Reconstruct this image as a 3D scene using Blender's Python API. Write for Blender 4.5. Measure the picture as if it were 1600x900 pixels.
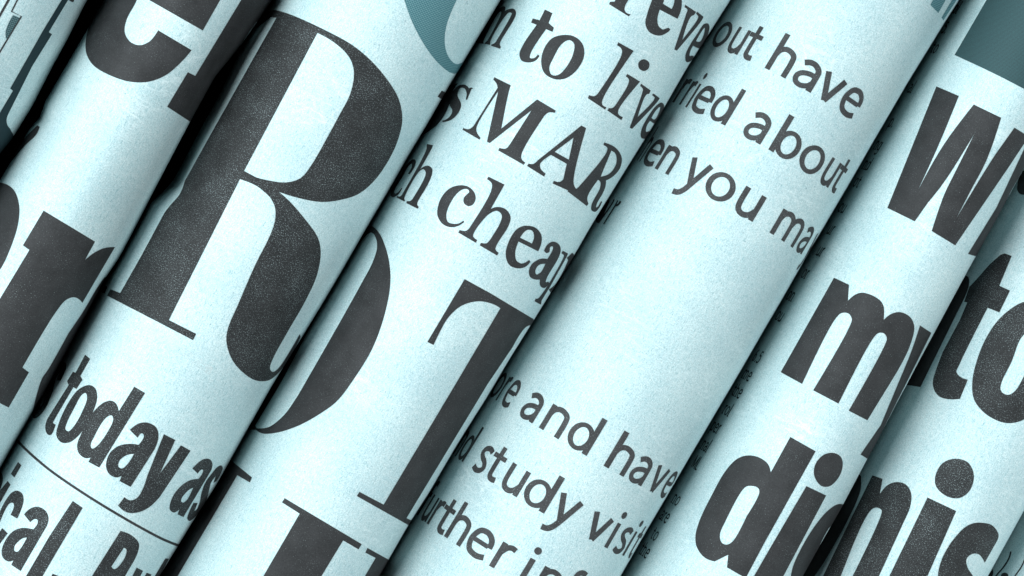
import bpy, math, random
from mathutils import Vector, Matrix, noise
from mathutils.geometry import delaunay_2d_cdt

for o in list(bpy.data.objects):
    bpy.data.objects.remove(o)
random.seed(7)
scene = bpy.context.scene
COL = scene.collection

# ---------------------------------------------------------------- frame and units
# lengths are worked out in photo pixels (1600 x 900) and scaled to metres
K = 0.00015                       # metres per pixel: the frame is 24 cm wide
D = 4800.0                        # camera distance
A = math.atan(0.581)              # direction of the rolls in the picture
CA, SA = math.cos(A), math.sin(A)
T = math.radians(-10)              # the camera leans this much across the rolls
qv = Vector((CA, -SA, 0)); tv = Vector((SA, CA, 0)); zv = Vector((0, 0, 1))
Qd = math.cos(T) * qv + math.sin(T) * zv
Ud = -math.sin(T) * qv + math.cos(T) * zv
M3 = Matrix((Qd, tv, Ud))         # camera frame -> world (Z up, rolls along Y)
M = M3.to_4x4()

# ---------------------------------------------------------------- camera
cd = bpy.data.cameras.new('camera')
cam = bpy.data.objects.new('camera', cd)
COL.objects.link(cam)
cd.sensor_width = 36.0
cd.lens = 36.0 * D / 1600.0
cd.clip_start = 0.01; cd.clip_end = 20.0
cam.matrix_world = M @ Matrix.Translation((0, 0, D * K))
scene.camera = cam

# ---------------------------------------------------------------- light
w = bpy.data.worlds.new('World'); scene.world = w; w.use_nodes = True
w.node_tree.nodes['Background'].inputs['Color'].default_value = (0.8, 0.9, 1.0, 1)
w.node_tree.nodes['Background'].inputs['Strength'].default_value = 0.015
def area(name, q, t, z, sx, sy, power, target=(0, 0, 0)):
    l = bpy.data.lights.new(name, 'AREA'); l.shape = 'RECTANGLE'; l.size = sx; l.size_y = sy; l.energy = power
    l.color = (0.87, 0.965, 1.0)
    o = bpy.data.objects.new(name, l); COL.objects.link(o)
    o.location = (q, t, z)
    o.rotation_euler = (Vector(target) - Vector((q, t, z))).to_track_quat('-Z', 'Y').to_euler()
    return o
def from_angle(name, deg, d, size, size_y, power, t=0.0):
    a = math.radians(deg); area(name, d * math.sin(a), t, d * math.cos(a), size, size_y, power)
from_angle('low_left_softbox', -74, 1.5, 0.35, 0.7, 18)
from_angle('left_softbox', -46, 1.5, 0.6, 0.7, 29, 0.1)
from_angle('right_softbox', 30, 1.5, 0.7, 0.7, 15.0, -0.1)
from_angle('low_right_softbox', 75, 1.5, 0.3, 0.7, 8.0)
scene.view_settings.view_transform = 'Standard'
scene.view_settings.look = 'None'
scene.view_settings.exposure = 0.0
scene.view_settings.gamma = 1.0

# ---------------------------------------------------------------- materials
def nodes(name):
    m = bpy.data.materials.new(name); m.use_nodes = True
    nt = m.node_tree
    b = nt.nodes['Principled BSDF']
    return m, nt, b
class NB:
    def __init__(s, nt):
        s.nt = nt
        s.uv = s.n('ShaderNodeUVMap'); s.uv.uv_map = 'page'
    def n(s, t): return s.nt.nodes.new(t)
    def l(s, a, b): s.nt.links.new(a, b)
    def map(s, sc=(1, 1, 1), rot=0.0, loc=(0, 0, 0)):
        m = s.n('ShaderNodeMapping'); m.inputs['Scale'].default_value = sc
        m.inputs['Rotation'].default_value = (0, 0, rot); m.inputs['Location'].default_value = loc
        s.l(s.uv.outputs[0], m.inputs[0]); return m.outputs[0]
    def noise(s, scale, detail=3, rough=0.6, vec=None, dist=0.0):
        m = s.n('ShaderNodeTexNoise'); m.inputs['Scale'].default_value = scale
        m.inputs['Detail'].default_value = detail; m.inputs['Roughness'].default_value = rough
        m.inputs['Distortion'].default_value = dist
        s.l(vec or s.uv.outputs[0], m.inputs['Vector']); return m.outputs['Fac']
    def ramp(s, fac, stops):
        r = s.n('ShaderNodeValToRGB')
        e = r.color_ramp.elements
        while len(e) < len(stops): e.new(0.5)
        for i, (p, c) in enumerate(stops):
            e[i].position = p
            e[i].color = (c, c, c, 1) if not isinstance(c, tuple) else (*c, 1)
        s.l(fac, r.inputs[0]); return r.outputs[0]
    def mix(s, fac, a, b, mode='MIX'):
        m = s.n('ShaderNodeMix'); m.data_type = 'RGBA'; m.blend_type = mode
        for sock, v in ((m.inputs[0], fac), (m.inputs[6], a), (m.inputs[7], b)):
            if isinstance(v, (int, float)): sock.default_value = v
            elif isinstance(v, tuple): sock.default_value = (*v, 1)
            else: s.l(v, sock)
        return m.outputs[2]
    def math(s, op, a, b=0.0):
        m = s.n('ShaderNodeMath'); m.operation = op
        for sock, v in ((m.inputs[0], a), (m.inputs[1], b)):
            if isinstance(v, (int, float)): sock.default_value = v
            else: s.l(v, sock)
        return m.outputs[0]
    def bump(s, h, strength, dist, b):
        m = s.n('ShaderNodeBump'); m.inputs['Strength'].default_value = strength
        m.inputs['Distance'].default_value = dist
        s.l(h, m.inputs['Height']); s.l(m.outputs[0], b.inputs['Normal'])

def paper_colour(nb):
    big = nb.ramp(nb.noise(0.55, 4, 0.6), [(0.3, (0.445, 0.570, 0.585)), (0.7, (0.535, 0.645, 0.645))])
    mott = nb.ramp(nb.noise(11.0, 5, 0.8), [(0.30, (0.80, 0.90, 0.92)), (0.68, (1.12, 1.05, 1.04))])
    c = nb.mix(1.0, big, mott, 'MULTIPLY')
    grain = nb.ramp(nb.noise(34.0, 2, 0.8), [(0.25, (0.60, 0.66, 0.67)), (0.75, (1.36, 1.31, 1.30))])
    c = nb.mix(1.0, c, grain, 'MULTIPLY')
    # fibres lying in two directions
    for rot, off in ((0.5, 0), (-0.9, 7), (1.6, 13)):
        f = nb.noise(1.0, 2, 0.6, nb.map((38, 8, 1), rot, (off, 0, 0)), 0.6)
        c = nb.mix(1.0, c, nb.ramp(f, [(0.28, (0.70, 0.80, 0.82)), (0.42, 1.0), (0.62, 1.0), (0.78, (1.12, 1.07, 1.06))]), 'MULTIPLY')
    # scuffs and faint creases where the pulp is rubbed paler
    def ridge(rot, sc, off, wdt):
        n_ = nb.noise(1.0, 3, 0.55, nb.map(sc, rot, off), 0.3)
        return nb.ramp(nb.math('ABSOLUTE', nb.math('SUBTRACT', n_, 0.5)), [(0.0, 1.0), (wdt, 0.0)])
    msk = nb.ramp(nb.noise(0.45, 2, 0.5, nb.map((1, 1, 1), 0.0, (3, 5, 0))), [(0.52, 0.0), (0.66, 1.0)])
    cr = nb.math('MULTIPLY', nb.math('ADD', ridge(1.1, (0.5, 2.2, 1), (0, 0, 0), 0.022), ridge(-0.5, (0.7, 1.8, 1), (9, 2, 0), 0.016)), msk)
    c = nb.mix(nb.math('MULTIPLY', cr, 0.35), c, (0.72, 0.80, 0.80))
    # sparse dark flecks in the pulp
    v = nb.n('ShaderNodeTexVoronoi'); v.inputs['Scale'].default_value = 5.5
    nb.l(nb.map((1, 1, 1), 0.3), v.inputs['Vector'])
    thr = nb.math('MULTIPLY', nb.noise(2.1, 0, 0.5), 0.17)
    fl = nb.math('LESS_THAN', nb.math('ADD', v.outputs['Distance'], 0.018), thr)
    lump = nb.math('MULTIPLY', fl, nb.noise(14, 1, 0.5))
    c = nb.mix(lump, c, (0.16, 0.26, 0.30))
    return c
def make_paper():
    m, nt, b = nodes('newsprint'); nb = NB(nt)
    nb.l(paper_colour(nb), b.inputs['Base Color'])
    b.inputs['Roughness'].default_value = 0.85
    b.inputs['Specular IOR Level'].default_value = 0.15
    h = nb.math('ADD', nb.noise(22, 4, 0.75), nb.math('MULTIPLY', nb.noise(1.2, 3, 0.5), 3.0))
    nb.bump(h, 0.35, 0.00012, b)
    return m
def make_ink(name, base, lo, hi, light=(0.32, 0.37, 0.37)):
    """lo..hi: where the speck noise lets the paper show through"""
    m, nt, b = nodes(name); nb = NB(nt)
    g = nb.ramp(nb.noise(26, 3, 0.75), [(0.3, 0.72), (0.72, 1.35)])
    c = nb.mix(1.0, base, g, 'MULTIPLY')
    mot = nb.ramp(nb.noise(1.7, 5, 0.65), [(0.3, 0.74), (0.7, 1.28)])
    c = nb.mix(1.0, c, mot, 'MULTIPLY')
    sp = nb.math('ADD', nb.noise(40, 2, 0.7), nb.math('MULTIPLY', nb.math('SUBTRACT', nb.noise(1.1, 5, 0.7), 0.5), 0.22))
    c = nb.mix(nb.ramp(sp, [(lo, 0.0), (hi, 1.0)]), c, light)
    nb.l(c, b.inputs['Base Color'])
    b.inputs['Roughness'].default_value = 0.7
    b.inputs['Specular IOR Level'].default_value = 0.2
    nb.bump(nb.noise(22, 4, 0.75), 0.3, 0.0001, b)
    return m
def make_tone(name, dots, gaps, per=0.042, thr=0.0):
    m, nt, b = nodes(name); nb = NB(nt)
    mp = nb.map((2 * math.pi / per,) * 2 + (1,), 0.6)
    sx = nb.n('ShaderNodeSeparateXYZ'); nb.l(mp, sx.inputs[0])
    s = nb.math('ADD', nb.math('MULTIPLY', nb.math('SINE', sx.outputs[0]), nb.math('SINE', sx.outputs[1])),
                nb.math('MULTIPLY', nb.math('SUBTRACT', nb.noise(30, 2, 0.7), 0.5), 1.2))
    f = nb.ramp(nb.math('ADD', nb.math('MULTIPLY', s, 0.5), 0.5), [(0.35, 0.0), (0.7, 1.0)])
    c = nb.mix(f, dots, gaps)
    nb.l(c, b.inputs['Base Color'])
    b.inputs['Roughness'].default_value = 0.75; b.inputs['Specular IOR Level'].default_value = 0.2
    nb.bump(nb.noise(22, 4, 0.75), 0.3, 0.0001, b)
    return m
PAPER = make_paper()
def make_scuff():
    m, nt, b = nodes('rubbed_newsprint'); nb = NB(nt)
    b.inputs['Base Color'].default_value = (0.66, 0.74, 0.74, 1); b.inputs['Roughness'].default_value = 0.9
    f = nb.ramp(nb.math('ADD', nb.math('MULTIPLY', nb.noise(2.2, 4, 0.7), 0.7), nb.math('MULTIPLY', nb.noise(24, 2, 0.7), 0.3)), [(0.46, 0.0), (0.62, 0.6)])
    nb.l(f, b.inputs['Alpha'])
    return m
SCUFF = make_scuff()
INK = make_ink('ink', (0.0265, 0.0265, 0.0275), 0.64, 0.82)
INK_SPECK = make_ink('speckled_ink', (0.018, 0.0185, 0.019), 0.57, 0.76, (0.32, 0.38, 0.39))
INK_TEXT = make_ink('text_ink', (0.041, 0.041, 0.042), 0.60, 0.80)
TEAL = make_tone('teal_halftone', (0.018, 0.105, 0.125), (0.15, 0.27, 0.29), 0.055)
PATCH = make_tone('grey_teal_halftone', (0.016, 0.045, 0.052), (0.10, 0.17, 0.18), 0.06)
DARKTONE = make_tone('grey_halftone', (0.022, 0.036, 0.040), (0.040, 0.100, 0.106))
DARKTEAL = make_tone('dark_teal_halftone', (0.010, 0.022, 0.026), (0.018, 0.040, 0.047))

# ---------------------------------------------------------------- rolls: edges read off the photo
def pt(x, y):
    """photo pixel -> (q, t) about the picture centre"""
    x -= 800; y -= 450
    return x * CA + y * SA, x * SA - y * CA
def onplane(x, y):
    q, t = pt(x, y)
    f = 1 / (1 + q * math.tan(T) / D)
    return q * f, t * f
RIGHT = [
    [(150, -30), (135, 0), (105, 60), (80, 105), (50, 165), (20, 215), (0, 240), (-40, 305)],
    [(480, -80), (426, 0), (403, 35), (373, 75), (335, 120), (319, 150), (298, 188), (266, 250), (220, 340), (190, 398),
     (180, 413), (163, 437), (148, 467), (120, 520), (95, 568), (76, 605), (52, 645), (37, 670), (0, 735), (-100, 905)],
    [(835, -90), (781, 0), (740, 70), (703, 133), (672, 188), (640, 240), (617, 280), (577, 348), (503, 473), (427, 598),
     (337, 758), (310, 800), (250, 900), (190, 1000)],
    [(1200, -100), (1142, 0), (1073, 106), (1030, 180), (982, 257), (920, 357), (897, 397), (832, 503), (800, 555), (757, 627),
     (713, 697), (673, 767), (643, 813), (610, 870), (592, 900), (530, 1000)],
    [(1550, -93), (1497, 0), (1473, 38), (1413, 138), (1360, 228), (1324, 292), (1200, 505), (1147, 597), (1060, 745), (973, 893), (910, 1000)],
    [(1760, -20), (1600, 260), (1582, 291), (1525.5, 397), (1470, 500), (1418, 598), (1396, 638), (1367, 695), (1345, 737), (1319, 787), (1258, 895), (1200, 1000)],
    [(1900, 270), (1700, 618), (1600, 797), (1550, 889), (1500, 980)],
    [(2200, 300), (2000, 650), (1800, 1010)]]
LEFT = {1: [(175, -60), (137, 0), (98, 80), (88, 105), (75, 140), (67, 170), (65, 184), (57, 191), (30, 215), (5, 245), (-25, 290), (-60, 350)],
        2: [(440, -30), (425, 5), (395, 45), (370, 90), (345, 150), (322, 195), (301, 240), (284, 276), (278, 287), (263, 297), (234, 319), (208, 350), (185, 400), (158, 450), (120, 520)]}
def table(points):
    ps = sorted((onplane(*p)[1], pt(*p)[0]) for p in points)
    def f(t):
        if t <= ps[0][0]: a, b = ps[0], ps[1]; u = max(-0.0, (t - a[0]) / (b[0] - a[0])); return a[1]
        if t >= ps[-1][0]: return ps[-1][1]
        for a, b in zip(ps, ps[1:]):
            if a[0] <= t <= b[0]: return a[1] + (b[1] - a[1]) * (t - a[0]) / (b[0] - a[0])
    def g(t):
        return (f(t - 9) + 2 * f(t - 4) + 2 * f(t) + 2 * f(t + 4) + f(t + 9)) / 8
    return g, ps
def linfit(ps):
    n = len(ps); mx = sum(p[0] for p in ps) / n; my = sum(p[1] for p in ps) / n
    s = sum((p[0] - mx) * (p[1] - my) for p in ps) / max(1e-6, sum((p[0] - mx) ** 2 for p in ps))
    return lambda t: my + s * (t - mx)
QR = []; QF = []
for i, e in enumerate(RIGHT):
    g, ps = table(e); QR.append(g)
    f = linfit(ps)
    if i in (0, 6, 7):
        m = sum(p[1] for p in ps) / len(ps); f = (lambda m: lambda t: m)(m)
    QF.append(f)
QL = {i: table(e)[0] for i, e in LEFT.items()}
RM = 150.0
HH = 205.0
HS = (205.0, 200.0, 205.0, 205.0, 203.0, 211.0, 213.0, 205.0)
#                       # the rolls are squeezed together: taller than wide, all about the same height
CT, ST = math.cos(T), math.sin(T)
def excess(a, h, q0, cq, zc, sign=1):
    """> 0 when the sight line at picture position q0 passes outside an elliptic roll (a wide, h high) centred at cq, zc"""
    nq, nz = 1.0, q0 / D
    l = math.hypot(nq, nz); nq /= l; nz /= l
    dist = nq * (q0 - cq) - nz * zc
    ns = nq * CT + nz * ST; nu = -nq * ST + nz * CT
    return sign * dist - math.hypot(a * ns, h * nu)
def centre(s, i):
    u = HS[i] - HH
    return s * CT - u * ST, s * ST + u * CT
def chain(t):
    out = []
    for i in range(8):
        target = QF[i](t)
        lo, hi = (-3000.0, 3000.0) if i == 0 else (60.0, 260.0)
        for _ in range(60):
            m = (lo + hi) / 2
            if i == 0: r, s = R0, m
            else:
                r0, s0 = out[-1]
                r, s = m, s0 + r0 + m + GAPS[i]
            if excess(r, HS[i], target, *centre(s, i)) > 0: lo = m
            else: hi = m
        out.append((r, s))
    return out
R0 = 120.0
GAPS = (0, 20.0, 1.5, 3.0, 3.5, 5.0, 3.0, 4.0)
CH = (chain(-600), chain(600))
ROLLS = range(8)
def unsup(q0, h, cq, zc, sign):
    """half width whose outline shows at picture position q0"""
    lo, hi = 20.0, 400.0
    for _ in range(30):
        m = (lo + hi) / 2
        if excess(m, h, q0, cq, zc, sign) > 0: lo = m
        else: hi = m
    return lo
class Roll:
    def __init__(s, i):
        s.i = i
        s.a, s.b = CH[0][i], CH[1][i]
        rn = (s.a[0] + s.b[0]) / 2
        s.arc = [0.0]; n = 720
        for k in range(n):
            p0 = math.pi * k / n; p1 = math.pi * (k + 1) / n
            s.arc.append(s.arc[-1] + math.hypot(rn * (math.sin(p1) - math.sin(p0)), HS[i] * (math.cos(p1) - math.cos(p0))))
        s.cache = {}
    def u(s, phi):
        x = min(719.999, abs(phi) / math.pi * 720); k = int(x)
        return math.copysign(s.arc[k] + (s.arc[k + 1] - s.arc[k]) * (x - k), phi)
    def phi(s, u):
        a = min(abs(u), s.arc[-1] - 1e-6); lo, hi = 0, 720
        while hi - lo > 1:
            m = (lo + hi) // 2
            if s.arc[m] <= a: lo = m
            else: hi = m
        return math.copysign((lo + (a - s.arc[lo]) / (s.arc[hi] - s.arc[lo])) / 720 * math.pi, u)
    def rs(s, t):
        u = (t + 600) / 1200.0
        return s.a[0] + (s.b[0] - s.a[0]) * u, s.a[1] + (s.b[1] - s.a[1]) * u
    def frame(s, t):
        key = round(t, 2)
        if key in s.cache: return s.cache[key]
        r, x = s.rs(t)
        uc = HS[s.i] - HH
        cq, zc = centre(x, s.i)
        wr = max(0.6 * r, min(1.3 * r, unsup(QR[s.i](t), HS[s.i], cq, zc, 1))); wl = r
        if s.i in QL:
            wl = min(r, unsup(QL[s.i](t), HS[s.i], cq, zc, -1))
        s.cache[key] = (x, uc, r, wl, wr)
        return s.cache[key]
    def width(s, sp, r, wl, wr):
        if sp < 0: return r + (wl - r) * abs(sp) ** 5      # dents stay on the flank
        return r + (wr - r) * sp ** 2
    def bulge(s, phi, t):
        sp, cp = math.sin(phi), math.cos(phi)
        return 1 + 0.016 * noise.noise(Vector((cp * 1.3, sp * 1.3 + s.i * 9.1, t / 260.0))) + 0.004 * noise.noise(Vector((cp * 3, sp * 3 + s.i * 5.3, t / 90.0)))
    def S(s, phi, t, off=0.0, lift=0.0):
        """lift shrinks or grows the radius, off moves along the normal; returns (q, t, z)"""
        x, uc, r, wl, wr = s.frame(t)
        sp, cp = math.sin(phi), math.cos(phi)
        if cp < 0:                               # underside: rounder again
            k = min(1, -cp * 1.5); wl = wl * (1 - k) + r * k; wr = wr * (1 - k) + r * k
        b = s.bulge(phi, t)
        w = s.width(sp, r, wl, wr)
        H = HS[s.i]
        ss = x + (w * b + lift) * sp
        uu = uc + (H * b + lift) * cp
        n = Vector((H * sp, w * cp)).normalized() * off
        ss += n.x; uu += n.y
        return Vector((ss * CT - uu * ST, t, ss * ST + uu * CT))
    def hit(s, x, y):
        """where the sight line through a photo pixel meets this roll: (arc length, t)"""
        q0, t0 = pt(x, y)
        t = t0; spl = 0.0; bb = 1.0
        # sight line q = q0 * (1 - z / D) in table coordinates
        P0 = (q0 * CT, -q0 * ST); P1q, P1z = 0.0, D
        P1 = (P1q * CT + P1z * ST, -P1q * ST + P1z * CT)
        for _ in range(9):
            xx_, uc, r, wl, wr = s.frame(t)
            w = s.width(spl, r, wl, wr) * bb; H = HS[s.i] * bb
            ax, ay = (P0[0] - xx_) / w, (P0[1] - uc) / H
            dx, dy = (P1[0] - P0[0]) / w, (P1[1] - P0[1]) / H
            l = math.hypot(dx, dy); dx /= l; dy /= l
            b_ = ax * dx + ay * dy; c_ = ax * ax + ay * ay - 1
            disc = b_ * b_ - c_
            k = -b_ + math.sqrt(max(disc, 0))
            ex, ey = ax + dx * k, ay + dy * k; miss = math.hypot(ex, ey) - 1
            phi = math.atan2(ex, ey); spl = 0.5 * spl + 0.5 * math.sin(phi)
            if disc < 0: phi += (1 if ex > 0 else -1) * miss * 1.2
            ss = xx_ + w * math.sin(phi); uu = uc + H * math.cos(phi)
            z = ss * ST + uu * CT
            t = t0 * (1 - z / D)
            bb = s.bulge(phi, t)
        return s.u(phi), t
    def base(s):
        r, x = s.rs(0)
        uu = -HH
        return Vector((x * CT - uu * ST, 0, x * ST + uu * CT))
RO = [Roll(i) for i in ROLLS]
def camvec(v):           # (q, t, z) pixels -> camera frame metres
    return (v.x * qv + v.y * tv + v.z * zv) * K
NPHI = 144; DT = 12.5; T0, T1 = -1000, 1000

LABELS = [
    'newspaper roll in the top left corner with boxed line art and a dark teal band',
    'newspaper roll printed with huge slab serif letters e and r, dented by the dark gap',
    'newspaper roll with the giant speckled letter R above the words today as',
    'newspaper roll with the words to live and cheap above a huge D and T',
    'newspaper roll with thin sans serif lines about, when you may, and study visit',
    'newspaper roll with heavy black W, my and die under a grey halftone block',
    'newspaper roll with heavy black letters to and nis along the right side',
    'newspaper roll at the bottom right corner showing only a few scripty pen strokes']
def empty(name, loc):
    o = bpy.data.objects.new(name, None); COL.objects.link(o)
    o.empty_display_size = 0.01
    o.matrix_world = M @ Matrix.Translation(loc)
    return o
ROOT = []; BASE = []
for i in ROLLS:
    b = camvec(RO[i].base())
    o = empty('newspaper_roll', b)
    o['label'] = LABELS[i]; o['category'] = 'newspaper'; o['group'] = 'rolled newspapers lying side by side'
    ROOT.append(o); BASE.append(b)

def link_mesh(name, verts, faces, uvs, mat, roll, smooth=True):
    me = bpy.data.meshes.new(name)
    me.from_pydata(verts, [], faces)
    uv = me.uv_layers.new(name='page')
    for p in me.polygons:
        p.use_smooth = smooth
        for li in p.loop_indices:
            uv.data[li].uv = uvs[me.loops[li].vertex_index]
    me.materials.append(mat)
    o = bpy.data.objects.new(name, me); COL.objects.link(o)
    o.parent = ROOT[roll]
    return o
UVK = K * 100            # uv in centimetres
def uvof(i, phi, t): return ((RO[i].u(phi) + i * 1900) * UVK, (t + i * 333) * UVK)

def make_page(i):
    ro = RO[i]; vs = []; uv = []; fs = []
    nt = int((T1 - T0) / DT)
    for j in range(nt + 1):
        t = T0 + j * DT
        for k in range(NPHI + 1):
            phi = -math.pi + 2 * math.pi * k / NPHI
            vs.append(camvec(ro.S(phi, t)) - BASE[i]); uv.append(uvof(i, phi, t))
    for j in range(nt):
        for k in range(NPHI):
            a = j * (NPHI + 1) + k
            fs.append((a, a + 1, a + NPHI + 2, a + NPHI + 1))
    link_mesh('outer_page', vs, fs, uv, PAPER, i)
    # wound inner pages: a spiral with a little slack, seen at the open ends
    vs = []; uv = []; fs = []; n = 260
    ts = [T0 + 4, -500, 0, 500, T1 - 4]
    for t in ts:
        for k in range(n + 1):
            phi = -math.pi + 7 * 2 * math.pi * k / n
            lift = -4.0 - 11.0 * (k / n) * 7 - 1.5 * noise.noise(Vector((phi * 0.8, i * 3.3, 0)))
            vs.append(camvec(ro.S(phi, t, 0, lift)) - BASE[i]); uv.append(uvof(i, phi, t))
    for j in range(len(ts) - 1):
        for k in range(n):
            a = j * (n + 1) + k
            fs.append((a, a + 1, a + n + 2, a + n + 1))
    link_mesh('inner_pages', vs, fs, uv, PAPER, i)

# ---------------------------------------------------------------- print
def spline(spec):
    """'x,y' is a corner, 'x,y~' a point on a curve; closed outline"""
    P = []
    for w_ in spec.split():
        s = w_.endswith('~'); x, y = w_.rstrip('~').split(',')
        P.append((float(x), float(y), s))
    n = len(P); out = []
    def tan(i):
        p0, p, p1 = P[i - 1], P[i], P[(i + 1) % n]
        d0 = math.hypot(p[0] - p0[0], p[1] - p0[1]) ** 0.5 + 1e-6; d1 = math.hypot(p1[0] - p[0], p1[1] - p[1]) ** 0.5 + 1e-6
        # centripetal tangent direction
        tx = ((p[0] - p0[0]) / d0 * d1 + (p1[0] - p[0]) / d1 * d0) / (d0 + d1)
        ty = ((p[1] - p0[1]) / d0 * d1 + (p1[1] - p[1]) / d1 * d0) / (d0 + d1)
        return tx, ty
    for i in range(n):
        a, b = P[i], P[(i + 1) % n]
        out.append((a[0], a[1]))
        if not a[2] and not b[2]: continue
        dx, dy = b[0] - a[0], b[1] - a[1]; d = math.hypot(dx, dy); sq = d ** 0.5
        ma = mb = None
        if a[2]: ma = tan(i); ma = (ma[0] * sq, ma[1] * sq)
        if b[2]: mb = tan((i + 1) % n); mb = (mb[0] * sq, mb[1] * sq)
        if ma is None: ma = (1.5 * dx - 0.5 * mb[0], 1.5 * dy - 0.5 * mb[1])
        if mb is None: mb = (1.5 * dx - 0.5 * ma[0], 1.5 * dy - 0.5 * ma[1])
        m = max(3, min(12, int(d / 9)))
        for k in range(1, m):
            u = k / m
            h1 = 2 * u ** 3 - 3 * u * u + 1; h2 = u ** 3 - 2 * u * u + u; h3 = -2 * u ** 3 + 3 * u * u; h4 = u ** 3 - u * u
            out.append((h1 * a[0] + h2 * ma[0] + h3 * b[0] + h4 * mb[0], h1 * a[1] + h2 * ma[1] + h3 * b[1] + h4 * mb[1]))
    return out
def area2(p): return sum(p[i - 1][0] * p[i][1] - p[i][0] * p[i - 1][1] for i in range(len(p)))
def densify(p, step=14):
    out = []
    for i in range(len(p)):
        a, b = p[i - 1], p[i]
        n = max(1, int(math.hypot(b[0] - a[0], b[1] - a[1]) / step))
        for k in range(n): out.append((a[0] + (b[0] - a[0]) * k / n, a[1] + (b[1] - a[1]) * k / n))
    return out
def inside(x, y, p):
    c = False; x0, y0 = p[-1]
    for x1, y1 in p:
        if (y0 > y) != (y1 > y) and x < (x1 - x0) * (y - y0) / (y1 - y0) + x0: c = not c
        x0, y0 = x1, y1
    return c
HP = 2 * math.pi / NPHI
def lay(name, roll, shapes, mat, off=0.4, label=None):
    """shapes: list of (outline, [holes]) in (phi*RU, t); printed on the page as one piece"""
    verts = []; faces = []; kinds = []
    for si, (o, hs) in enumerate(shapes):
        for kind, poly in [('f', o)] + [('h', h) for h in hs]:
            if abs(area2(poly)) < 1e-3: continue
            if area2(poly) < 0: poly = poly[::-1]
            s0 = len(verts); verts += [Vector(p) for p in poly]
            faces.append(list(range(s0, len(verts)))); kinds.append((si, kind))
    if not faces: return None
    x0 = min(v.x for v in verts); x1 = max(v.x for v in verts); y0 = min(v.y for v in verts); y1 = max(v.y for v in verts)
    edges = []
    for k in range(-NPHI // 2, NPHI // 2 + 1):
        gx = RO[roll].u(k * HP)
        if x0 < gx < x1:
            edges.append((len(verts), len(verts) + 1)); verts += [Vector((gx, y0 - 1)), Vector((gx, y1 + 1))]
    k = math.ceil((y0 - T0) / DT)
    while T0 + k * DT < y1:
        edges.append((len(verts), len(verts) + 1)); verts += [Vector((x0 - 1, T0 + k * DT)), Vector((x1 + 1, T0 + k * DT))]; k += 1
    vo, eo, fo, ov, oe, of = delaunay_2d_cdt(verts, edges, faces, 0, 1e-4, True)
    polys = [(o, hs, min(p[0] for p in o), max(p[0] for p in o), min(p[1] for p in o), max(p[1] for p in o)) for o, hs in shapes]
    keep = []
    for f in fo:
        cx = sum(vo[v].x for v in f) / len(f); cy = sum(vo[v].y for v in f) / len(f)
        for o, hs, ax, bx, ay, by in polys:
            if ax <= cx <= bx and ay <= cy <= by and inside(cx, cy, o) and not any(inside(cx, cy, h) for h in hs):
                keep.append(f); break
    if not keep: return None
    used = sorted({v for f in keep for v in f}); idx = {v: n for n, v in enumerate(used)}
    vs = []; uv = []
    for v in used:
        phi, t = RO[roll].phi(vo[v].x), vo[v].y
        vs.append(camvec(RO[roll].S(phi, t, off)) - BASE[roll]); uv.append(uvof(roll, phi, t))
    o = link_mesh(name, vs, [[idx[v] for v in f] for f in keep], uv, mat, roll)
    if label: o['label'] = label
    return o
CROPS = {'A': (0, 0, 3), 'B': (400, 0, 3), 'C': (800, 0, 3), 'D': (1200, 0, 3), 'E': (0, 300, 3), 'F': (400, 300, 3),
         'G': (800, 300, 3), 'H': (1200, 300, 3), 'I': (0, 600, 3), 'J': (400, 600, 3), 'K': (800, 600, 3), 'L': (1200, 600, 3),
         'a6': (0, 0, 6), 'b6': (0, 100, 6), 'c1': (280, 0, 6), 'c3': (180, 250, 6), 'c4': (100, 380, 6), 's5': (0, 520, 6), 's7': (0, 700, 4.5),
         's8': (200, 750, 6), 't1': (660, 0, 6), 't2': (600, 130, 6), 't3': (560, 250, 6), 'r4': (920, 280, 6), 'n5': (640, 550, 6),
         'n6': (640, 700, 6), 'w': (1450, 200, 4.5), 'y': (1380, 500, 6), 'i': (1220, 700, 4.5), 'd7': (1350, 0, 6), 'k': (1450, 700, 4.5), 'X': (0, 0, 1), 'q': (260, 710, 8.18)}
def surf(roll, crop, pts, dense=True):
    ox, oy, s = CROPS[crop]
    if dense: pts = densify(pts, 14 * s / 3)
    out = []
    for x, y in pts:
        out.append(RO[roll].hit(ox + x / s, oy + y / s))
    return out
def traced(roll, crop, outline, holes=(), mat=None, name='letter', extra=(), label=None):
    sh = [(surf(roll, crop, spline(outline)), [surf(roll, crop, spline(h)) for h in holes])]
    for e in extra: sh.append((surf(roll, crop, spline(e)), []))
    return lay(name, roll, sh, mat or INK, label=label)
def quads(path, w0, w1=None):
    """a pen stroke as a run of quads"""
    w1 = w0 if w1 is None else w1
    n = len(path); L = []; R = []
    for i, p in enumerate(path):
        a = path[max(0, i - 1)]; b = path[min(n - 1, i + 1)]
        dx, dy = b[0] - a[0], b[1] - a[1]; l = math.hypot(dx, dy) or 1
        ww = (w0 + (w1 - w0) * i / max(1, n - 1)) / 2
        L.append((p[0] - dy / l * ww, p[1] + dx / l * ww)); R.append((p[0] + dy / l * ww, p[1] - dx / l * ww))
    return [[L[i], L[i + 1], R[i + 1], R[i]] for i in range(n - 1)]
def openspline(pts, m=6):
    out = []
    n = len(pts)
    for i in range(n - 1):
        p0 = pts[max(0, i - 1)]; p1 = pts[i]; p2 = pts[i + 1]; p3 = pts[min(n - 1, i + 2)]
        for k in range(m):
            u = k / m
            out.append(tuple(0.5 * (2 * p1[c] + (p2[c] - p0[c]) * u + (2 * p0[c] - 5 * p1[c] + 4 * p2[c] - p3[c]) * u * u + (3 * p1[c] - p0[c] - 3 * p2[c] + p3[c]) * u ** 3) for c in (0, 1)))
    out.append(pts[-1]); return out
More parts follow.
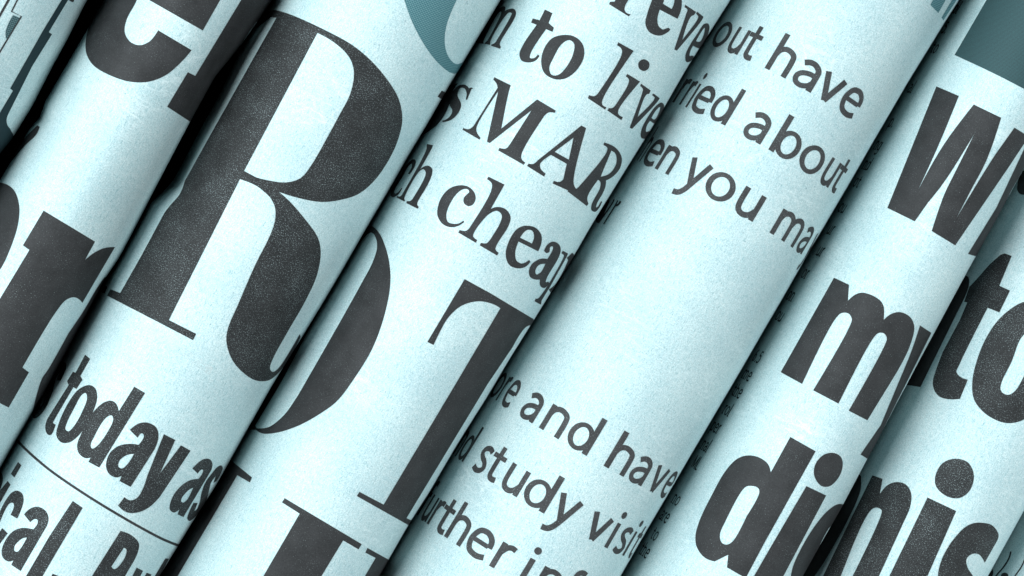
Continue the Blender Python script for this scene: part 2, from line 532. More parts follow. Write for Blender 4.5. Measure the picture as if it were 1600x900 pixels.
def stroke(roll, crop, spec, width, mat=None, name='rule_line', curve=True, more=()):
    sh = []
    for sp, wd in [(spec, width)] + list(more):
        p = [tuple(map(float, a.split(','))) for a in sp.split()]
        p = openspline(p) if curve else p
        for qd in quads(p, wd):
            sh.append((surf(roll, crop, qd, False), []))
    return lay(name, roll, sh, mat or INK)

# ---- a light sans serif for running text; unit = x-height
W_ = 0.205
def ell(cx, cy, rx, ry, n=26): return [(cx + rx * math.cos(2 * math.pi * k / n), cy + ry * math.sin(2 * math.pi * k / n)) for k in range(n)]
def S_(pts, w=W_, curve=True): return [(q_, []) for q_ in quads(openspline(pts, 5) if curve else pts, w)]
def ring(cx, cy, rx, ry, w=W_): return [(ell(cx, cy, rx, ry), [ell(cx, cy, rx - w * 1.02, ry - w * 0.8)])]
def bar(x0, y0, x1, y1): return [([(x0, y0), (x1, y0), (x1, y1), (x0, y1)], [])]
def glyph(ch, w=W_):
    h = w / 2
    arch = lambda x, r: S_([(x + h, 0.60), (x + 0.20, 0.83), (x + 0.42, 0.93), (x + r - h - 0.07, 0.84), (x + r - h, 0.60), (x + r - h, 0.0)], w * 0.95)
    if ch == 'o': return ring(0.52, 0.5, 0.52, 0.52, w), 1.16
    if ch == 'c': return S_([(0.84, 0.86), (0.6, 0.94), (0.3, 0.86), (h, 0.5), (0.3, 0.12), (0.6, 0.06), (0.84, 0.13)], w), 0.96
    if ch == 'e': return S_([(0.10, 0.53), (0.80, 0.53)], w * 0.8, False) + S_([(0.86, 0.50), (0.83, 0.74), (0.68, 0.90), (0.48, 0.95), (0.24, 0.86), (h, 0.5), (0.22, 0.15), (0.55, 0.05), (0.86, 0.13)], w), 1.06
    if ch == 'a': return S_([(0.12, 0.82), (0.30, 0.92), (0.50, 0.92), (0.68, 0.80), (0.72, 0.60), (0.72, 0.0)], w) + S_([(0.72, 0.56), (0.45, 0.55), (0.20, 0.45), (h, 0.27), (0.18, 0.10), (0.38, 0.06), (0.60, 0.16), (0.72, 0.34)], w * 0.9), 0.98
    if ch == 'n': return bar(0, 0, w, 0.98) + arch(0, 0.86), 1.06
    if ch == 'h': return bar(0, 0, w, 1.43) + arch(0, 0.86), 1.06
    if ch == 'm': return bar(0, 0, w, 0.98) + arch(0, 0.82) + arch(0.63, 0.82), 1.62
    if ch == 'u': return bar(0.67, 0, 0.67 + w, 0.98) + S_([(h, 0.98), (h, 0.36), (0.2, 0.12), (0.42, 0.06), (0.62, 0.15), (0.76, 0.36)], w), 1.06
    if ch == 'r': return bar(0, 0, w, 0.98) + S_([(h, 0.58), (0.24, 0.84), (0.40, 0.93), (0.56, 0.91)], w * 0.95), 0.66
    if ch == 'i': return bar(0, 0, w, 0.98) + [(ell(h, 1.30, w * 0.66, w * 0.66, 16), [])], 0.44
    if ch == 'l': return bar(0, 0, w, 1.43), 0.44
    if ch == 't': return S_([(0.32, 1.27), (0.32, 0.30), (0.38, 0.12), (0.52, 0.07), (0.68, 0.10)], w) + bar(0.0, 0.80, 0.66, 0.80 + w * 0.85), 0.78
    if ch == 'f': return S_([(0.28, 0.0), (0.28, 1.05), (0.36, 1.30), (0.52, 1.37), (0.70, 1.34)], w) + bar(0.0, 0.80, 0.62, 0.80 + w * 0.85), 0.66
    if ch == 'd': return ring(0.46, 0.49, 0.46, 0.51, w * 0.97) + bar(0.77, 0, 0.77 + w, 1.43), 1.15
    if ch == 'b': return ring(0.53, 0.49, 0.46, 0.51, w * 0.97) + bar(0, 0, w, 1.43), 1.1
    if ch == 'p': return ring(0.51, 0.49, 0.44, 0.51, w * 0.97) + bar(0, -0.45, w, 0.98), 1.1
    if ch == 'g': return ring(0.44, 0.49, 0.44, 0.51, w * 0.97) + S_([(0.84, 0.98), (0.84, -0.1), (0.7, -0.36), (0.4, -0.42), (0.1, -0.36)], w), 1.12
    if ch == 'v': return S_([(0.08, 0.98), (0.44, 0.02)], w, False) + S_([(0.80, 0.98), (0.44, 0.02)], w, False), 0.92
    if ch == 'y': return S_([(0.08, 0.98), (0.46, 0.04)], w, False) + S_([(0.82, 0.98), (0.46, 0.02), (0.34, -0.24), (0.20, -0.38), (0.0, -0.42)], w), 0.94
    if ch == 's': return S_([(0.62, 0.86), (0.42, 0.94), (0.20, 0.87), (0.13, 0.70), (0.26, 0.55), (0.48, 0.44), (0.60, 0.26), (0.50, 0.10), (0.28, 0.05), (0.06, 0.13)], w), 0.78
    if ch == 'M': return bar(0, 0, w, 1.4) + bar(1.0, 0, 1.0 + w, 1.4) + S_([(h, 1.35), (0.58, 0.1)], w, False) + S_([(1.1, 1.35), (0.58, 0.1)], w, False), 1.3
    if ch == 'L': return bar(0, 0, w, 1.4) + bar(0, 0, 0.7, w * .8), 0.9
    if ch == '5': return S_([(0.7, 1.25), (0.2, 1.25), (0.16, 0.78)], w, False) + S_([(0.16, 0.78), (0.45, 0.84), (0.7, 0.65), (0.68, 0.25), (0.4, 0.07), (0.06, 0.15)], w), 0.95
    if ch == '6': return ring(0.42, 0.42, 0.38, 0.42, w) + S_([(0.6, 1.28), (0.25, 1.0), (h, 0.5)], w), 0.95
    if ch == '.': return [(ell(0.12, 0.1, 0.13, 0.13, 12), [])], 0.4
    return [], 0.5
def place(roll, shapes, u, t, xh, sx=1.0, mat=None, name='letter', mirror=False):
    def f(poly): return [(u + x * xh * sx, t + y * xh) for x, y in poly]
    return lay(name, roll, [(f(o), [f(h) for h in hs]) for o, hs in shapes], mat or INK_TEXT)
def textline(roll, base, xh, items, mat=None):
    """items: (letter, crop, x, y of its leftmost point, crop, x, y of its rightmost point)"""
    ox, oy, s = CROPS[base[0]]
    _, t = RO[roll].hit(ox + base[1] / s, oy + base[2] / s)
    def at(c, x, y, ch=''):
        ox, oy, s = CROPS[c]
        if ch in tuple('oeadc'):                 # a round letter's leftmost pixel is not its leftmost point along the line
            ua = RO[roll].hit(ox + x / s, oy + y / s)[0]; ub = RO[roll].hit(ox + x / s + 4 * CA, oy + y / s + 4 * SA)[0]
            R = 22.0; a_ = R * max(0.15, min(1.0, 4 / max(1e-3, ub - ua)))
            dq = a_ * a_ * CA / math.hypot(a_ * CA, R * SA) - a_
            x += dq * CA * s; y += dq * SA * s
        return RO[roll].hit(ox + x / s, oy + y / s)[0]
    for k, it in enumerate(items):
        ch = it[0]
        u0 = at(*it[1:4], ch)
        sh, adv = glyph(ch)
        xs = [p[0] for o, _ in sh for p in o]; m = min(xs); wd = (max(xs) - m) * xh * 0.98
        sh = [([(a - m, b) for a, b in o], [[(a - m, b) for a, b in h] for h in hs]) for o, hs in sh]
        sx = 1.0; full = wd / 0.98
        if k + 1 == len(items): sx = 0.98
        else:
            room = at(*items[k + 1][1:4], items[k + 1][0]) - u0 - 0.10 * xh
            if ch in 'vyt' or items[k + 1][0] in 'vyt': room += 0.08 * xh
            if room < wd: sx = room / full
            else: sx = 0.98 * (min(1.06, room / wd) if room < wd * 1.25 else 1.0)
        if len(it) > 7: sx = min(sx, it[7] * sx)      # the last letter before a word space, narrower on the flank
        place(roll, sh, u0, t, xh, max(0.3, sx), mat)
def fragment(roll, x, y, word, xh, sx=0.8):
    """end of a word of small text, its right end at a photo pixel"""
    u_, t = RO[roll].hit(x, y)
    sh = []; tot = 0
    for ch in word:
        g, adv = glyph(ch, 0.19)
        sh += [([(a + tot, b) for a, b in o], [[(a + tot, b) for a, b in h] for h in hs]) for o, hs in g]
        # bracket serifs
        if ch in 'nhmurilpd': sh += bar(tot - 0.12, 0, tot + 0.36, 0.1)
        if ch in 'nhm': sh += bar(tot + 0.52, 0, tot + 1.0, 0.1)
        tot += adv + 0.06
    place(roll, [([(a - tot, b) for a, b in o], [[(a - tot, b) for a, b in h] for h in hs]) for o, hs in sh], u_, t, xh, sx, INK, 'text_fragment')

for i in ROLLS: make_page(i)
# ================================================================ roll 0
traced(0, 'a6', '78,-20 104,-20 -20,200 -20,155', name='printed_line')
stroke(0, 'a6', '172,-20 108,108 200,152 -10,500', 15, name='printed_outline', curve=False)
traced(0, 'a6', '124,140 186,168 60,362~ 52,300~ 75,225~', mat=PATCH, name='halftone_patch')
traced(0, 'A', '300,-20 288,0 200,145 47,415 60,425 -20,560 -40,760 20,740 70,650 45,600 36,590~ 30,560~ 45,520 150,310 243,160 228,150 315,5 330,-20', mat=DARKTEAL, name='printed_band')
traced(0, 'a6', '630,-10 665,15 685,20 700,-10', name='printed_mark')
# ================================================================ roll 1
traced(1, 'A', '510,-50 478,0~ 430,90~ 403,190~ 407,255~ 440,308~ 520,355~ 610,383~ 700,382~ 780,350~ 850,290~ 898,235 742,142 700,195~ 655,212~ 610,195~ 585,150~ 595,90~ 635,15~ 660,-50')
traced(1, 'A', '605,-50 690,-5 950,143 1060,-50', name='letter')
traced(1, 'A', '1160,-50 915,355 880,338 783,500 887,568 1020,640 1500,-50', ['1207,103 1200,102 1165,150 1123,218 1180,150'])
traced(1, 'a6', '760,-20 520,480 580,480 657,496 835,170 820,165 915,-20')
traced(1, 'b6', '350,575 375,590 335,668~ 230,770~ 120,900 20,1020 -100,1000 50,880 190,740')
traced(1, 'E', '-100,-20~ -40,-40~ 20,-40~ 65,-10~ 90,60~ 85,150~ 50,262~ 0,365~ -60,430~ -150,300~')
traced(1, 'E', '205,87 445,232 398,318 440,285~ 490,262~ 538,258 385,520 370,503~ 345,493~ 310,505~ 270,550~ 105,822 135,845 40,1010 -60,960 -60,600 138,272 108,250')
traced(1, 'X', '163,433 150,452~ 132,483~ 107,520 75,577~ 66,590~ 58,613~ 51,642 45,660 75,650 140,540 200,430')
# ================================================================ roll 2
R_ = ('412,21 427,16~ 440,18~ 467,28~ 510,48~ 550,70~ 580,95~ 607,127~ 623,155~ 628.5,187~ 620,223~ 603,257~ 583,284~ 560,303~ 533,312~ 503,315.5~ 467,309.5~ 436,300 '
      '452,314~ 477,343~ 496,370~ 501,393~ 495,430~ 477,470~ 450,517~ 425,563~ 421.5,576~ 426,581~ 434,576~ 450,553~ 468,522 469.5,526 454,556~ 437,580~ 420,594~ 400,594.5~ '
      '383,585~ 363,563~ 353.5,533~ 357,510~ 370,480~ 400,411~ 419,374~ 429,347~ 430,326~ 423,310~ 413,300~ 400,290~ 375,280 264,500 306.5,521.5 301.5,531.5 167.5,462 173,452 188,458 '
      '221,400 257,333 266,321~ 279,306~ 284,296~ 288,282 295,270 363,150 432,28 423,27 400,45')
traced(2, 'X', R_, ['496,51.5 523,67~ 546,90~ 553,113~ 547,147~ 530,180~ 510,217~ 487,257~ 470,278~ 447,285~ 420,282~ 400,277 381.5,267'], mat=INK_SPECK)
traced(2, 'c4', '378,395 408,410 382,472 345,455', name='printed_mark')
traced(2, 'B', '685,-30 735,110~ 795,220~ 855,297~ 910,340~ 935,344~ 960,325 985,280 960,296~ 935,299~ 903,268~ 885,210~ 890,130~ 915,55~ 955,-30', mat=TEAL, name='printed_curve')
traced(2, 't2', '540,68 600,98 555,160 500,125', name='printed_mark')
S2 = dict(mat=INK_SPECK)
traced(2, 's5', '545,330~ 590,280~ 618,285~ 620,330~ 570,450 535,447 560,370 525,430~ 503,520~ 470,620~ 420,720~ 350,795~ 315,800~ 305,750~ 330,660 380,615 400,622 365,708 385,695~ 430,590~ 455,480~ 490,400~', **S2)
traced(2, 's5', '800,205 847,245 755,405 775,440 718,528 690,510 505,825 500,845~ 525,862 475,960~ 445,950~ 425,895~ 440,820~ 475,760 645,490 630,455 685,365 710,375', **S2)
traced(2, 'I', '420,5~ 447,20~ 456,65~ 430,145~ 375,235~ 325,274~ 288,274~ 265,242~ 275,188~ 320,90~ 370,25~', ['402,42~ 409,65~ 386,130~ 347,198~ 322,222~ 307,212~ 315,180~ 350,110~ 383,52~'], **S2)
traced(2, 'I', '630,12 680,42 465,392 415,365 425,345 398,347~ 370,325~ 362,288~ 385,225~ 435,135~ 485,88~ 522,78~ 545,92~ 557,128', ['525,148~ 531,168~ 500,232~ 458,288~ 433,303~ 425,288~ 445,240~ 485,172~ 508,150~'], **S2)
traced(2, 'I', '608,215 650,185~ 692,181~ 732,203~ 743,245~ 725,305 612,482 560,455 570,430 545,438~ 512,422~ 497,385~ 512,328~ 552,292~ 610,280~ 650,285 671,255~ 674,238~ 662,231~ 645,252', ['628,327 600,372~ 572,396~ 555,387~ 560,360~ 590,335~'], **S2)
traced(2, 'I', '768,235 822,262 750,418 848,287 893,312 748,530 695,580~ 640,603~ 590,600~ 553,570 583,530 610,545~ 640,535~ 665,500~ 690,430', **S2)
traced(2, 'q', '330,180 430,85~ 500,53~ 560,65~ 587,120~ 572,200 215,800 140,765 165,700 95,742~ 45,710~ 42,650~ 90,520~ 190,400~ 300,330~ 410,312 455,245~ 468,200~ 450,192~ 398,243', ['340,425 260,580~ 210,615~ 185,595~ 205,540~ 290,450~'], **S2)
traced(2, 'q', '700,140~ 718,170~ 700,230~ 640,340 600,362 628,275 570,360~ 545,450~ 510,580~ 440,700~ 340,820~ 290,850~ 265,820~ 290,730~ 345,618 398,620 355,722 385,700~ 420,620~ 450,480~ 500,350~ 580,240~ 650,160~', **S2)
stroke(2, 'I', '60,240 100,285 160,342 240,408 340,478 440,543 540,604 640,662 740,716 800,743 860,765', 12)
traced(2, 's7', '128,98 152,122 102,208 78,182', **S2)
traced(2, 's7', '55,232 75,257 -30,440 -80,400', **S2)
traced(2, 's7', '-20,180~ 5,172~ 20,195~ 15,255~ -10,310~ -30,300~', **S2)
traced(2, 's7', '-50,540 -20,490 40,370~ 85,313~ 125,300~ 158,322~ 167,370~ 155,420~ 122,497 75,470 98,415~ 95,388~ 72,388~ 40,430~ 0,520~ -40,600', **S2)
traced(2, 's7', '18,563 55,600 0,675 -50,660 -10,600', **S2)
traced(2, 's7', '170,467 212,427~ 265,413~ 318,438~ 342,490~ 330,548 145,865 80,822 95,790 58,798~ 22,772~ 12,722~ 40,648~ 90,588~ 150,563~ 200,565~ 235,572 265,530~ 264,505~ 242,500~ 213,523', ['190,630 150,700~ 122,730~ 102,722~ 103,690~ 138,650~ 165,633~'], **S2)
traced(2, 's7', '512,372 582,420 270,950 155,950 345,625', **S2)
traced(2, 's7', '370,883 425,905 400,955 340,945', **S2)
traced(2, 'I', '565,688 615,708~ 650,745~ 645,790~ 600,875 570,930 415,930 440,885', ['580,768 592,775~ 588,805~ 560,850~ 535,868~ 522,855'], **S2)
traced(2, 's8', '80,820 140,850 85,960 10,960', **S2)
traced(2, 's8', '175,868 220,885 180,960 120,960', **S2)
traced(2, 's8', '350,732 382,738 262,960 215,960', **S2)
stroke(2, 'X', '208,508 240,519 275,541 305,563 330,580', 13, mat=SCUFF, name='scuff_mark')
# ================================================================ roll 3
D_ = ('505,165 522,162~ 545,161~ 575,188~ 603,245~ 625,330~ 630,430~ 603,575~ 545,735~ 450,890~ 380,980~ 300,1040~ 200,1095~ 100,1128~ 30,1132~ 0,1115 -120,1115 -60,1050 400,190')
traced(3, 'F', D_, ['540,190~ 562,215~ 568,262~ 545,335~ 500,420~ 400,600 240,880~ 190,965~ 130,1048~ 60,1102~ 5,1108 -3,1095 120,890'])
T_ = ('978,408 1100,475 1300,595 1310,625 1280,625~ 1262,635~ 1240,662~ 1200,730 1085,900 705,1528 745,1548 738,1572 715,1562 472,1425 485,1405 598,1465 935,900 1145,545 1110,525~ 1040,512~ 960,535~ 900,590~ 862,655~ 832,717 803,703')
traced(3, 'F', T_)
traced(3, 'J', '135,535 495,750 480,775 408,733 270,960 0,960 205,608 122,555')
traced(3, 'J', '522,768 670,850 600,960 475,960 560,815 512,790')
traced(3, 'I', '1000,330 1040,330 1080,355 1182,438 1172,462 1113,428 834,900 790,980 560,980')
# reve
traced(3, 'C', '500,-30 565,-30 527,40~ 534,58~ 556,67 547,77 455,20 460,8 480,8')
traced(3, 'C', '668,-30 635,60~ 625,110~ 643,150~ 690,167~ 728,152~ 742,138 733,130~ 707,138~ 686,120~ 681,90~ 692,45 775,88 792,45~ 795,0~ 785,-30', ['707,17 748,42 760,10~ 758,-28 722,-28'])
traced(3, 'C', '812,22 862,55 853,70 838,78~ 797,188 868,92~ 873,78 862,62 868,55 897,78 890,93~ 772,237 760,232 816,65~ 822,45~ 808,34')
traced(3, 'C', '918,110~ 900,112~ 868,158~ 835,208~ 812,260~ 816,290~ 835,287~ 852,265 843,260~ 832,262~ 835,240~ 848,214 885,225~ 918,160~ 925,125~', ['902,130~ 880,160~ 862,192 880,195~ 900,155~'])
# m to live
traced(3, 't1', '855,82~ 877,105~ 875,145~ 850,200~ 730,400~ 728,420~ 738,442 728,458 645,430 650,415 678,405~ 700,375 828,155~ 838,125~ 815,118~ 775,155~ 640,385~ 638,422 582,412 590,400~ 612,380 735,140~ 740,108~ 718,118~ 580,370~ 572,395 578,412 525,405 460,390 600,170 690,58 725,55 722,82 758,60~ 778,66~ 776,102 822,84~')
traced(3, 'C', '155,45 190,62 172,108 197,130 190,150 160,137 88,250~ 85,272~ 105,272~ 122,255 130,262 108,286~ 75,293~ 45,284~ 35,255~ 50,215~ 116,117 90,106 98,87 130,95')
traced(3, 'C', '230,165~ 290,170~ 330,205~ 338,260~ 310,320~ 255,366~ 200,371~ 152,343~ 137,290~ 150,230~ 185,182~', ['268,188~ 291,205~ 286,255~ 252,318~ 215,352~ 185,350~ 175,318~ 195,270~ 233,207~'])
traced(3, 'C', '498,198 570,238 422,475~ 425,493~ 442,502 436,514 355,460 362,446 388,450~ 408,430 515,250~ 512,228~ 492,212')
traced(3, 'C', '617,277~ 642,292~ 640,320~ 617,333~ 595,320~ 593,292~', extra=['540,346 600,382 497,520~ 500,537~ 519,549 512,563 447,518 453,506 470,506~ 485,492 545,392~ 547,372~ 533,358'])
traced(3, 'C', '605,392 650,424 642,440 630,443~ 588,548 663,470~ 668,456 655,445 663,438 692,460 683,474~ 562,604 551,598 610,434~ 613,418~ 600,402')
traced(3, 'C', '700,480~ 672,498~ 635,550~ 606,608~ 605,645~ 625,650~ 652,620 643,614~ 628,618~ 630,592~ 646,566 678,580~ 705,525~ 712,492~', ['693,500~ 672,520~ 653,552 668,560~ 690,522~'])
# s MAR
traced(3, 't2', '838,50 822,55 780,158 768,152 775,90~ 755,50~ 720,45~ 697,75~ 692,120~ 720,180~ 721,230~ 682,300~ 620,350~ 550,366 548,350 578,343~ 622,308~ 641,260~ 616,200~ 620,130~ 660,60~ 710,20~ 760,15~ 800,48 820,40')
traced(3, 't2', '700,0 645,75~ 618,190~ 555,320~ 490,400~ 400,465~ 340,500~ 280,500 560,40', name='letter')
M_ = ('-82,362 -5,400 -12,420~ -50,603 118,466 205,518 200,529 172,527~ 150,545 45,722~ 45,745~ 62,762 55,773 -65,705 -58,693 -30,697~ -10,677 92,517 -105,671 -117,664 -64,427 -155,572~ -167,605~ -162,625~ -147,646 -152,655 -231,609 -227,600 -205,606~ -187,598~ -170,575 -67,412 -72,392~ -87,373')
traced(3, 'C', M_)
traced(3, 'C', '325,588 347,600 288,850~ 295,878~ 318,902 312,915 190,860 196,847 222,853~ 240,840 256,768 182,726 132,768~ 135,792~ 157,813 150,828 70,778 78,767 100,768~ 120,752', ['288,645 266,748 200,711'])
traced(3, 'C', '432,667 485,692~ 513,735~ 507,785~ 475,825~ 440,846 438,872~ 425,905~ 397,955~ 394,972~ 404,966 417,942 422,946 405,978~ 388,993~ 372,985~ 372,960~ 412,880~ 413,852~ 402,843 358,910~ 352,932~ 358,954 350,966 260,897 266,884 290,890~ 312,876 443,712~ 446,692~ 428,680', ['465,706 485,722~ 488,765~ 458,812~ 415,828'])
# ch cheap
traced(3, 't3', '400,140~ 470,30~ 515,-6~ 538,5~ 530,60~ 482,135 465,130 500,70~ 502,35~ 472,58~ 420,150~ 352,260~ 336,298~ 345,315~ 370,305~ 405,262 412,268 370,330~ 322,350~ 303,332~ 320,270~')
traced(3, 't3', '645,-150 702,-138 690,-108 582,86 620,60~ 660,55~ 692,82~ 692,130~ 655,225~ 557,395~ 553,418~ 568,440 558,458 450,405 456,385 485,385~ 507,368 622,165~ 632,115~ 612,88~ 572,108~ 437,340~ 432,365~ 440,378 432,390 358,352 365,338 392,342~ 410,325 640,-105~ 640,-130')
traced(3, 't3', '960,237~ 1040,255~ 1090,310~ 1098,370~ 1070,420~ 1030,432~ 990,405~ 988,360~ 1012,328~ 1040,300~ 1025,275~ 980,275~ 920,320~ 850,430~ 825,520~ 840,580~ 890,598~ 940,595~ 985,568 992,582 930,620~ 860,630~ 790,600~ 745,530~ 742,460~ 780,350~ 860,265~')
traced(3, 'F', '1090,-72 1165,-35 1100,80 1130,70~ 1170,80~ 1193,115~ 1185,155~ 1128,248~ 1122,268~ 1137,285 1130,298 1048,250 1055,238 1080,240~ 1098,222 1146,140~ 1152,108~ 1130,88~ 1090,105~ 1022,190~ 1018,208~ 1037,225 1030,238 948,190 955,178 985,182~ 1003,165 1103,-8~ 1105,-40~ 1083,-60')
traced(3, 'G', '60,158~ 108,166~ 136,198~ 138,235~ 122,278 30,232 15,280~ 20,320~ 45,335~ 80,318 86,327 60,352~ 20,357~ -15,340~ -30,290~ -10,220~ 25,172~', ['38,214 93,241 103,210~ 95,182~ 72,177~ 50,195~'])
traced(3, 'G', '150,275 165,247~ 190,232~ 217,242~ 228,268~ 220,302~ 163,402~ 158,422~ 170,420 174,428 150,450~ 132,440~ 130,410 108,410~ 84,398~ 79,368~ 95,335~ 138,312~ 165,314 190,270~ 190,255~ 178,258~ 175,280~ 160,286~', ['156,336 132,378~ 113,386~ 109,368~ 125,342~'])
traced(3, 'G', '238,275 262,288 255,305 180,440 138,508 135,528 105,512 110,499 122,498~ 238,312~ 242,296~ 230,287', extra=['256,308 282,284 291,300~ 255,382~ 205,452~ 178,470 172,456 198,437~ 240,370~ 262,320'])
# ================================================================ roll 4
XH = 43.5
textline(4, ('D', 83, 370), XH, [
    ('b', 'C', 885, 190, 'C', 940, 150), ('o', 'C', 940, 205, 'C', 1022, 125), ('u', 'C', 1006, 225, 'C', 1116, 148), ('t', 'C', 1122, 152, 'C', 1182, 185),
    ('h', 'C', 1184, 318, 'D', 128, 250), ('a', 'D', 110, 385, 'D', 240, 340), ('v', 'D', 268, 340, 'D', 372, 390), ('e', 'D', 333, 500, 'D', 443, 465)])
textline(4, ('C', 1000, 590), XH, [
    ('r', 'C', 748, 485, 'C', 797, 388), ('r', 'C', 776, 500, 'C', 850, 400), ('i', 'C', 806, 508, 'C', 862, 402), ('e', 'C', 843, 505, 'C', 944, 440), ('d', 'C', 922, 545, 'C', 1092, 425),
    ('a', 'C', 1076, 640, 'D', 10, 605), ('b', 'D', 4, 695, 'D', 143, 660), ('o', 'D', 130, 780, 'D', 253, 735), ('u', 'D', 233, 850, 'D', 335, 790), ('t', 'D', 335, 792, 'D', 384, 822)])
textline(4, ('C', 735, 822), XH, [
    ('h', 'C', 578, 765, 'C', 650, 660), ('e', 'C', 616, 765, 'C', 700, 690), ('n', 'C', 664, 797, 'C', 782, 718), ('y', 'C', 845, 740, 'C', 940, 790), ('o', 'C', 905, 880, 'G', 32, -20), ('u', 'G', 1035, 75, 'G', 1188, 30),
    ('m', 'H', 0, 200, 'H', 158, 170), ('a', 'H', 125, 292, 'H', 206, 195), ('y', 'H', 214, 222, 'H', 238, 222)])
textline(4, ('K', 345, 335), XH, [
    ('o', 'n5', 745, 445, 'n5', 893, 235), ('r', 'n5', 790, 475, 'n5', 965, 265), ('e', 'n5', 863, 495, 'n5', 1040, 330, 0.72), ('a', 'K', 33, 155, 'K', 148, 100), ('n', 'K', 125, 205, 'K', 265, 165),
    ('d', 'K', 249, 270, 'K', 445, 170), ('h', 'K', 427, 385, 'K', 565, 345), ('a', 'K', 547, 445, 'K', 658, 400), ('v', 'K', 682, 388, 'K', 738, 425), ('e', 'K', 686, 540, 'K', 765, 455)])
textline(4, ('n6', 985, 452), XH, [
    ('n', 'n6', 385, 90, 'n6', 470, 0), ('d', 'n6', 447, 120, 'n6', 596, -10, 0.75), ('s', 'n6', 580, 190, 'n6', 784, 45), ('t', 'n6', 797, 55, 'n6', 912, 105), ('u', 'n6', 840, 350, 'n6', 1122, 215),
    ('d', 'K', 57, 515, 'K', 243, 440), ('y', 'K', 232, 505, 'K', 337, 568), ('v', 'K', 385, 600, 'K', 473, 652), ('i', 'K', 422, 772, 'K', 500, 655), ('s', 'K', 462, 790, 'K', 553, 695), ('i', 'K', 508, 812, 'K', 572, 715), ('t', 'K', 562, 760, 'K', 610, 715)])
textline(4, ('n6', 345, 842), XH, [
    ('f', 'n6', 120, 530, 'n6', 275, 330), ('u', 'n6', 88, 675, 'n6', 262, 475), ('r', 'n6', 152, 720, 'n6', 335, 520), ('t', 'n6', 333, 548, 'n6', 423, 590), ('h', 'n6', 318, 832, 'n6', 570, 670),
    ('e', 'n6', 545, 895, 'n6', 790, 830), ('r', 'J', 1092, 850, 'J', 1202, 745), ('i', 'K', 35, 893, 'K', 106, 815), ('n', 'K', 112, 925, 'K', 245, 905), ('f', 'K', 262, 905, 'K', 338, 880)])
traced(4, 'd7', '620,45 695,122 775,-20 655,-20', mat=TEAL, name='printed_block')
traced(4, 'd7', '835,-20 725,165 742,190 880,-20', mat=TEAL, name='printed_block')
stroke(4, 'r4', '238,190 210,245 92,412', 12, mat=INK, name='letter', more=[('272,200 250,245 140,422', 13), ('250,250 280,235 300,208', 18)])
traced(4, 'r4', '130,180 200,200 120,380 100,400 78,412 50,330', name='letter')
# ================================================================ roll 5
traced(5, 'D', '1060,-60 875,258 1060,345~ 1210,422 1400,520 1700,0 1700,-60', mat=DARKTONE, name='halftone_block')
W5 = ('790,405 895,450 800,680~ 697,905 820,685~ 965,490 1093,552 1023,753~ 957,880~ 877,1033 995,835~ 1063,727 1155,598 1222,640 1123,790 877,1150 767,1083 823,920~ 857,847 970,623 830,847~ 750,950 688,1038 560,975')
traced(5, 'D', W5)
traced(5, 'w', '700,95 480,560 280,885 345,905 590,430 760,130')
m5 = ('310,402 380,435 375,510 408,482~ 440,472~ 500,490~ 538,525~ 542,600 578,571~ 620,563~ 665,585~ 685,630~ 665,720~ 600,850 465,1070 378,1025 548,715~ 557,685~ 542,662~ 517,661~ 490,690~ 330,992 212,930 385,625~ 393,595~ 378,570~ 347,567~ 320,590~ 160,900 60,845')
traced(5, 'H', m5)
traced(5, 'L', '712,-275 765,-240 700,-110 640,10 468,352 433,330 528,192 600,20~ 670,-150~')
traced(5, 'K', '1105,335~ 1160,345~ 1200,375~ 1213,415 1305,248 1423,315 1180,750 1095,910 1008,860 1014,800 950,832 905,815~ 870,772~ 860,718~ 880,640~ 935,525~ 1000,410~ 1055,352~',
       ['1125,478~ 1150,485~ 1160,503~ 1100,620 1032,740~ 1005,753~ 982,742~ 975,705~ 1000,645~ 1075,505~ 1100,480~'])
traced(5, 'L', '350,375~ 335,430~ 290,478~ 250,478~ 218,435~ 220,380~ 260,332~ 310,323~ 340,340~', extra=['180,478 272,522 40,960 -100,960 0,785'])
traced(5, 'i', '445,398 400,395~ 330,440~ 230,560~ 130,730~ 80,850~ 65,960 150,960 215,805 232,817 160,960 230,960 300,830 480,520 490,420', ['357,545~ 364,562~ 290,690 272,683 340,560~'])
for x, y, wd in ((1495, 22, 'ol'), (1477, 53, '5.'), (1462, 84, 'to'), (1424, 146, 'al'), (1394, 200, 'p.'), (1374, 236, 'ng'), (1356, 267, 'nd'), (1340, 294, 'ot'),
                 (1318, 334, 'ou'), (1299, 368, 'ur'), (1283, 402, 'ur'), (1259, 437, 'or'), (1237, 472, 'on'), (1220, 504, 'ou'),
                 (1185, 569, '6.5'), (1170, 597, 'me'), (1155, 624, 'the'), (1138, 652, 'rol'), (1121, 679, 'per'), (1104, 708, 'nal'), (1089, 736, 'ML'),
                 (1058, 792, 'no'), (1041, 819, 'are'), (1024, 847, 'to'), (1010, 874, 'the')):
    fragment(5, x, y, wd, 16)
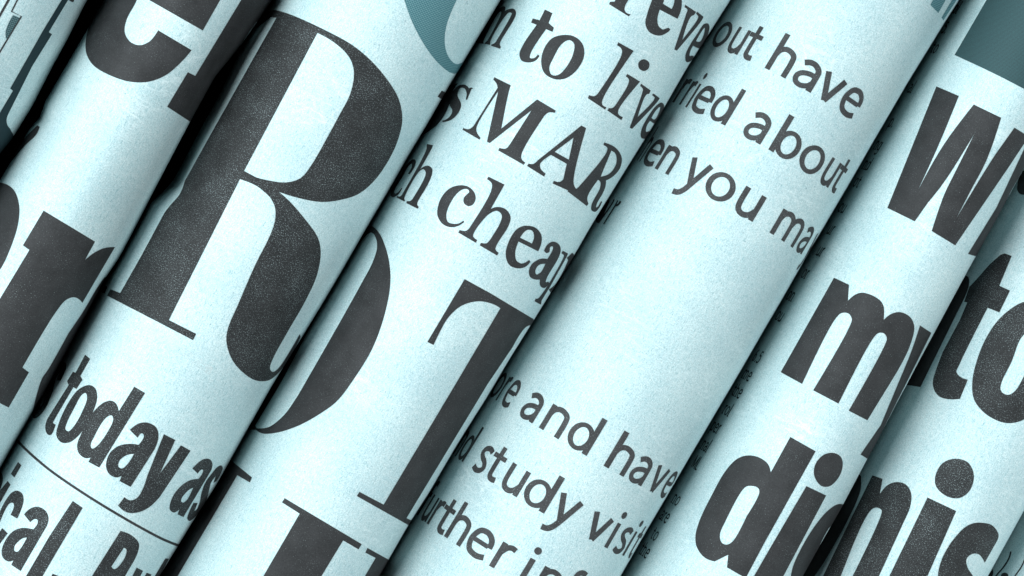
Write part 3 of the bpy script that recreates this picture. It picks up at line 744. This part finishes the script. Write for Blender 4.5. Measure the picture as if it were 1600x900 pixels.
# ================================================================ roll 6
traced(6, 'i', '565,200 562,290~ 532,380~ 480,490~ 400,640~ 300,810~ 225,920 100,960 440,360 540,170')
traced(6, 'H', '905,405 925,393~ 940,400~ 942,440~ 915,510 870,600 715,915 655,905 540,920 700,620 860,440')
traced(6, 'w', '660,300 635,370~ 630,440~ 652,466~ 690,465~ 760,300')
traced(6, 'H', '1110,288 1143,300 1085,440 1135,462 1085,565 1030,543 895,815~ 884,845~ 905,868~ 937,880 900,970 850,972~ 805,960~ 780,930~ 773,890~ 788,835~ 820,750 900,600 935,518 920,515 945,445 985,402~ 1040,340~ 1090,295', mat=INK_SPECK)
traced(6, 'H', '1200,515~ 1150,540~ 1080,600~ 1020,690~ 978,795~ 958,890~ 965,970~ 1000,1022~ 1050,1060~ 1110,1082~ 1160,1080~ 1210,1060~ 1270,1000~ 1340,860~ 1380,700~ 1360,570~ 1290,505~',
       ['1190,680~ 1140,800~ 1096,890~ 1090,925~ 1105,945~ 1130,950~ 1160,930~ 1220,820~ 1270,700~ 1270,660~ 1240,645~'], mat=INK_SPECK)
traced(6, 'L', '490,428 538,445 525,515 560,475~ 600,460~ 645,470~ 671,510~ 668,570~ 640,640 500,945 375,945 528,620~ 533,592~ 513,580~ 485,590~ 325,945 230,960 350,712', mat=INK_SPECK)
traced(6, 'L', '883,350~ 940,370~ 965,430~ 945,500~ 895,535~ 835,525~ 788,480~ 785,430~ 820,370~', extra=['748,532 882,595 725,950 545,950'], mat=INK_SPECK)
traced(6, 'L', '1000,650~ 1050,662~ 1080,705~ 1073,735 1015,838 1003,815~ 985,797~ 955,797~ 930,820~ 935,860~ 960,900~ 975,950 800,950 797,890~ 815,820~ 860,740~ 925,670~ 965,652~', mat=INK_SPECK)
# ================================================================ roll 7
stroke(7, 'k', '584,728 568,780 530,840 480,900 450,960', 11, name='printed_stroke')
stroke(7, 'k', '690,760 658,835 610,905 580,960', 10, name='printed_stroke')
traced(7, 'k', '540,876~ 565,890~ 560,915~ 530,935~ 512,910~ 520,885~', name='printed_stroke')
traced(7, 'k', '455,850 460,880~ 440,930 400,930', name='printed_stroke')
# ================================================================ the table they lie on
m, nt, b = nodes('black_tabletop'); b.inputs['Base Color'].default_value = (0.006, 0.007, 0.008, 1); b.inputs['Roughness'].default_value = 0.6
nb_n = nt.nodes.new('ShaderNodeTexNoise'); nb_n.inputs['Scale'].default_value = 900
bp = nt.nodes.new('ShaderNodeBump'); bp.inputs['Strength'].default_value = 0.2; bp.inputs['Distance'].default_value = 0.0003
nt.links.new(nb_n.outputs['Fac'], bp.inputs['Height']); nt.links.new(bp.outputs[0], b.inputs['Normal'])
me = bpy.data.meshes.new('tabletop')
zt = -HH * K - 0.0006
a_, b_, th = 0.45, 0.35, 0.02
me.from_pydata([(-a_, -b_, zt), (a_, -b_, zt), (a_, b_, zt), (-a_, b_, zt), (-a_, -b_, zt - th), (a_, -b_, zt - th), (a_, b_, zt - th), (-a_, b_, zt - th)], [],
               [(0, 1, 2, 3), (7, 6, 5, 4), (0, 4, 5, 1), (1, 5, 6, 2), (2, 6, 7, 3), (3, 7, 4, 0)])
me.materials.append(m)
o = bpy.data.objects.new('tabletop', me); COL.objects.link(o); o['kind'] = 'structure'
